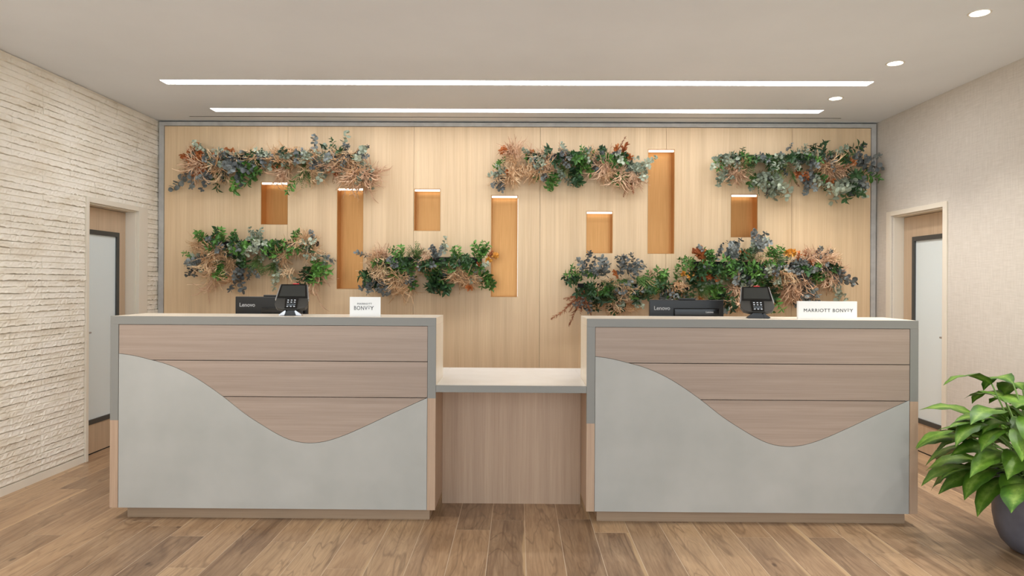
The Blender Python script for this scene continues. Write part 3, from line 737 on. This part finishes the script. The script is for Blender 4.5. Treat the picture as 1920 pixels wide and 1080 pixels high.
garland('lower left garland above the left monitor', 398, 590, 450, [
 ('L',392,450,310,3,.65),('L',415,448,340,3,.55),('A',408,445,340,1,.5),('T',405,448,0,2,.5),('L',432,448,20,3,.45),('D',382,460,265,3,.7),('L',372,478,270,2,.5),('K',378,480,215,3,.65),('E',385,475,220,2,.6),
 ('D',408,462,180,6,.8),('D',395,490,188,4,.85),('T',398,495,182,2,.9),('L',410,490,165,3,.65),('E',415,490,180,1,.6),('D',425,490,175,2,.7),('G',440,470,160,3,.6),('D',452,460,190,2,.6),('L',450,470,120,2,.5),('E',480,450,350,5,.5),
 ('E',488,455,100,3,.6),('F',480,480,175,4,.7),('K',455,495,175,2,.8),('K',470,490,180,2,.6),('S',490,470,150,2,.6),('L',515,460,110,2,.5),('D',530,475,210,3,.6),('E',520,480,200,3,.6),('F',520,490,205,3,.7),('L',545,450,40,3,.55),
 ('D',570,448,20,5,.6),('D',560,455,190,5,.75),('D',580,460,170,4,.7),('K',588,450,20,2,.45),('K',598,475,120,2,.6),('L',590,490,165,4,.75),('G',575,500,185,4,.7),('E',598,470,160,2,.6),('T',590,510,175,2,.75),('E',528,500,195,2,.6),('D',545,505,195,2,.6),('D',395,515,182,1,1.1),('T',398,525,178,1,.9),('T',592,535,172,1,1.1),('D',425,510,180,1,.8),('K',452,510,180,1,.8),('E',525,515,190,1,.7)], 4, 'GLKGEL')
garland('lower middle garland left of the central tall niche', 708, 902, 481, [
 ('T',715,478,340,4,.65),('D',710,480,320,3,.6),('K',700,482,290,1,.6),('D',705,490,265,3,.5),('Y',722,484,60,1,.7),('G',698,500,200,3,.7),('D',715,500,190,5,.8),('K',708,520,185,3,.65),('E',720,510,170,2,.7),('L',738,490,150,4,.6),
 ('L',755,478,340,3,.5),('F',778,480,0,4,.65),('F',765,478,20,2,.5),('D',750,515,180,4,.85),('L',765,515,185,3,.6),('K',770,505,180,3,.6),('D',765,510,140,2,.6),('T',800,480,200,3,.6),('K',815,475,20,3,.5),('E',830,470,20,2,.5),
 ('L',815,490,170,3,.7),('G',822,505,180,5,.85),('D',812,500,190,2,.7),('L',862,478,340,3,.5),('F',855,485,100,3,.55),('E',850,495,180,2,.6),('S',845,495,180,2,.6),('D',858,505,188,5,.75),('D',870,500,180,3,.7),('L',895,475,30,4,.6),
 ('L',905,465,20,1,.5),('P',905,485,45,1,.5),('A',900,488,10,1,.7),('Y',915,485,90,2,.75),('O',918,485,75,1,.5),('E',890,500,170,2,.6),('E',895,500,140,2,.6),('L',910,510,170,4,.65),('D',880,515,180,4,.7),('A',885,530,180,1,.8),('D',752,535,168,1,1.0),('G',822,525,180,2,.8),('D',775,530,190,1,.8),('K',700,515,200,2,.8)], 5, 'GLKGFL')
garland('low garland of green grasses and dark round leaves left of the right monitor', 1085, 1290, 532, [
 ('K',1095,510,355,2,.75),('K',1115,515,0,2,.75),('K',1130,515,15,2,.9),('L',1090,512,300,3,.5),('G',1085,525,270,3,.55),('L',1120,520,270,2,.5),('P',1100,540,222,4,.95),('P',1095,545,215,2,.8),('K',1105,548,190,3,.6),('G',1115,550,180,3,.6),('G',1140,555,182,2,.8),
 ('D',1120,540,170,3,.6),('F',1130,530,120,3,.7),('K',1165,510,350,2,.7),('K',1185,510,20,3,.65),('O',1160,520,300,1,.6),('D',1150,530,170,5,.7),('D',1140,555,180,3,.7),('T',1155,555,155,3,.75),('D',1172,535,165,4,.7),('E',1165,545,180,3,.6),('E',1188,550,180,2,.6),
 ('S',1165,530,120,3,.7),('S',1200,525,150,4,.85),('S',1210,530,165,3,.85),('L',1235,525,10,4,.6),('L',1225,525,340,2,.5),('T',1215,515,5,1,.4),('S',1225,535,160,2,.7),('K',1245,545,180,3,.6),('D',1250,535,185,2,.7),('D',1270,530,190,3,.7),('A',1272,545,180,2,.6),('Y',1285,520,350,2,.75),('L',1275,520,0,2,.5),('P',1085,560,215,2,1.0),('G',1142,565,180,2,.7),('D',1155,560,155,2,.9)], 6, 'GKLGSG')
garland('fullest garland, lower right behind the card terminal, with ochre flowers', 1302, 1560, 490, [
 ('O',1318,480,330,3,.75),('O',1330,500,200,4,.8),('A',1320,485,350,1,.7),('K',1315,475,320,1,.6),('L',1305,495,270,3,.6),('G',1308,510,230,4,.7),('Y',1300,530,200,0,.6),('K',1345,478,0,2,.5),('K',1375,475,350,3,.6),('F',1350,500,170,3,.7),
 ('S',1312,535,140,5,.8),('L',1340,520,180,4,.7),('G',1350,540,180,4,.8),('A',1310,555,180,2,.8),('E',1325,520,180,3,.6),('O',1398,478,340,2,.6),('K',1415,470,10,3,.75),('E',1412,465,5,2,.65),('K',1372,500,150,3,.65),('E',1385,515,165,3,.8),('K',1395,500,180,3,.7),
 ('L',1412,515,180,4,.7),('F',1425,500,170,3,.8),('F',1440,485,90,3,.6),('L',1435,480,20,2,.5),('O',1412,505,170,1,.6),('E',1448,495,200,4,.75),('T',1372,540,165,4,1.0),('G',1435,530,180,3,.75),('K',1370,565,180,2,.6),('D',1460,500,185,4,.85),
 ('Y',1478,480,0,2,.95),('O',1500,478,20,2,.5),('D',1470,515,165,4,.75),('T',1490,525,175,6,.95),('T',1485,540,170,3,.9),('K',1478,500,150,3,.7),('E',1485,505,170,2,.7),('A',1508,495,90,2,.9),('O',1525,492,90,2,.7),('L',1515,510,120,3,.6),('L',1512,525,180,2,.5),
 ('K',1510,520,175,5,.85),('K',1522,560,160,2,.55),('P',1520,480,20,2,.65),('T',1535,490,20,4,.75),('T',1545,505,110,4,.75),('D',1550,485,60,2,.7),('T',1548,515,160,4,.8),('K',1530,485,10,2,.6),('K',1550,510,145,2,.9),('E',1555,525,140,2,.75),('L',1440,560,165,2,.6),('L',1335,482,340,3,.55),('K',1360,480,0,2,.6),('G',1385,482,10,3,.5),('F',1405,482,0,3,.6),('D',1430,484,10,2,.5),('L',1450,482,5,3,.55),('E',1462,484,350,2,.5),('T',1510,484,5,3,.6)], 7, 'GLKGLK')

# ------------------------------------------------------------------ potted plant
px_, py_ = 2.775, 3.705
t = thing('potted_plant', 'broad-leaved green plant in a dark slate bowl pot at the right edge', 'plant', (px_, py_, 0))
prof = [(.0, .0), (.10, .0), (.135, .012), (.175, .055), (.2, .115), (.213, .19), (.217, .28), (.217, .405), (.212, .412), (.205, .405), (.202, .36)]
MB().lathe(prof, 48, cap=False).build('pot', M['pot'], t, True)
MB().lathe([(.203, .372), (.16, .385), (.08, .395), (.0, .4)], 32, cap=False).build('mulch', M['soil'], t, True)['kind'] = 'stuff'
def leafmat():
    m, n, l, b = nmat('aglaonema_leaf')
    tc = n.new('ShaderNodeTexCoord'); sp = n.new('ShaderNodeSeparateXYZ'); l.new(tc.outputs['UV'], sp.inputs[0])
    s = n.new('ShaderNodeMath'); s.operation = 'SUBTRACT'; s.inputs[1].default_value = .5; l.new(sp.outputs[0], s.inputs[0])
    a = n.new('ShaderNodeMath'); a.operation = 'ABSOLUTE'; l.new(s.outputs[0], a.inputs[0])
    f = ntex(n, l, coords(n, l, (18,18,18), 5), 1, 3)
    ad = n.new('ShaderNodeMath'); ad.operation = 'MULTIPLY_ADD'; ad.inputs[1].default_value = -1.1; l.new(a.outputs[0], ad.inputs[0]); l.new(f, ad.inputs[2])
    col = ramp(n, l, ad.outputs[0], [(.0, (46,86,16)), (.26, (84,128,30)), (.6, (154,184,84))])
    g = ntex(n, l, coords(n, l, (60,60,60), 5), 1, 2)
    col = mixc(n, l, ramp(n, l, g, [(.55, (0,0,0)), (.66, (170,170,170))]), col, lin((44,88,26)))
    oi = n.new('ShaderNodeObjectInfo'); col = mixc(n, l, .35, col, ramp(n, l, oi.outputs['Random'], [(0, (34,68,14)), (1, (124,162,56))]))
    rb_ = ramp(n, l, a.outputs[0], [(.0, (110,110,110)), (.03, (0,0,0))]); col = mixc(n, l, rb_, col, lin((140,176,96)))
    l.new(col, b.inputs['Base Color']); b.inputs['Roughness'].default_value = .46; b.inputs['Specular IOR Level'].default_value = .35
    wv = n.new('ShaderNodeTexWave'); wv.inputs['Scale'].default_value = 5; l.new(tc.outputs['UV'], wv.inputs[0])
    return m
M['aglo'] = leafmat(); M['petiole'] = mat('petiole', (120,150,80), .5)
rp = random.Random(21)
def plant_leaf(az, el, reach, ln, wd, r):
    """petiole from the mulch, arching blade; built in plant coordinates"""
    out = Vector((math.cos(az), math.sin(az), 0)); b = MB()
    p0 = out*r.uniform(.01, .09)+Vector((0,0,.385)); d = (out*math.cos(el)+Vector((0,0,math.sin(el)))).normalized()
    p1 = p0+(d*.6+Vector((0,0,.4))).normalized()*reach*.5; p2 = p0+d*reach
    path = [p0.lerp(p1, k/3) for k in range(3)]+[p1.lerp(p2, k/3) for k in range(4)]
    b.tube(path, [.006]*3+[.0045]*4, 5, 1); nv = len(b.v)
    N = 9; cur = p2.copy(); dr = math.sin(el)*.75+.32; dd = (out+Vector((0,0,dr))+rv(r,.12)).normalized(); rows = []
    side = dd.cross(Vector((0,0,1))).normalized(); side.rotate(Matrix.Rotation(r.uniform(-.45,.45), 3, dd)); fold = r.uniform(.12,.35); bend = r.uniform(.12,.25)
    ww = [.05,.46,.76,.94,1,.97,.84,.6,.28,.01]
    uv = []
    for i in range(N+1):
        nm = side.cross(dd).normalized(); h = wd*.5*ww[i]; wob = .006*ww[i]*math.sin(i*2.1+az*5)
        for k, s in enumerate((-1,-.5,0,.5,1)):
            b.v.append(tuple(cur+side*h*s+nm*(abs(s)*h*fold-abs(s)**3*h*fold*.8)+nm*wob*s)); uv.append((k/4, i/N))
        dd = (dd+Vector((0,0,-bend))).normalized(); cur = cur+dd*ln/N
    for i in range(N):
        for k in range(4):
            a = nv+i*5+k; b.f.append((a, a+1, a+6, a+5)); b.m.append(0)
    o = b.build('leaf', [M['aglo'], M['petiole']], t, True)
    ul = o.data.uv_layers.new(name='UVMap')
    for pl in o.data.polygons:
        for li in pl.loop_indices:
            vi = o.data.loops[li].vertex_index; ul.data[li].uv = uv[vi-nv] if vi >= nv else (.5, 0)
    return o
# tiers from the drooping skirt to the upright crown
for n_, e0, e1, r0, r1, l0, l1 in ((15, .05, .2, .12, .24, .28, .35), (22, .2, .5, .16, .30, .29, .36), (25, .5, .8, .20, .36, .29, .36), (30, .8, 1.1, .22, .44, .27, .34), (26, 1.0, 1.45, .26, .54, .24, .32)):
    o_ = rp.uniform(0, 6)
    for i in range(n_):
        ln = rp.uniform(l0, l1); az = (o_+i*2*math.pi/n_+rp.uniform(-.18,.18)) % (2*math.pi); el = rp.uniform(e0, e1); rc = rp.uniform(r0, r1)
        tx, ty_ = px_+math.cos(az)*(rc*math.cos(el)+ln), py_+math.sin(az)*(rc*math.cos(el)+ln)
        if tx < 2.42 and ty_ > 3.98: az = math.pi-(math.asin(min(1, .20/(rc+ln)))*rp.uniform(.2, 1)) if rp.random() < .6 else math.pi/2*rp.uniform(.8, 1.05)
        if px_+math.cos(az)*(rc*math.cos(el)+ln) > 3.18: ln = min(ln, .2); rc = min(rc, .18)
        plant_leaf(az, el, rc, ln, ln*rp.uniform(.38,.48), rp)
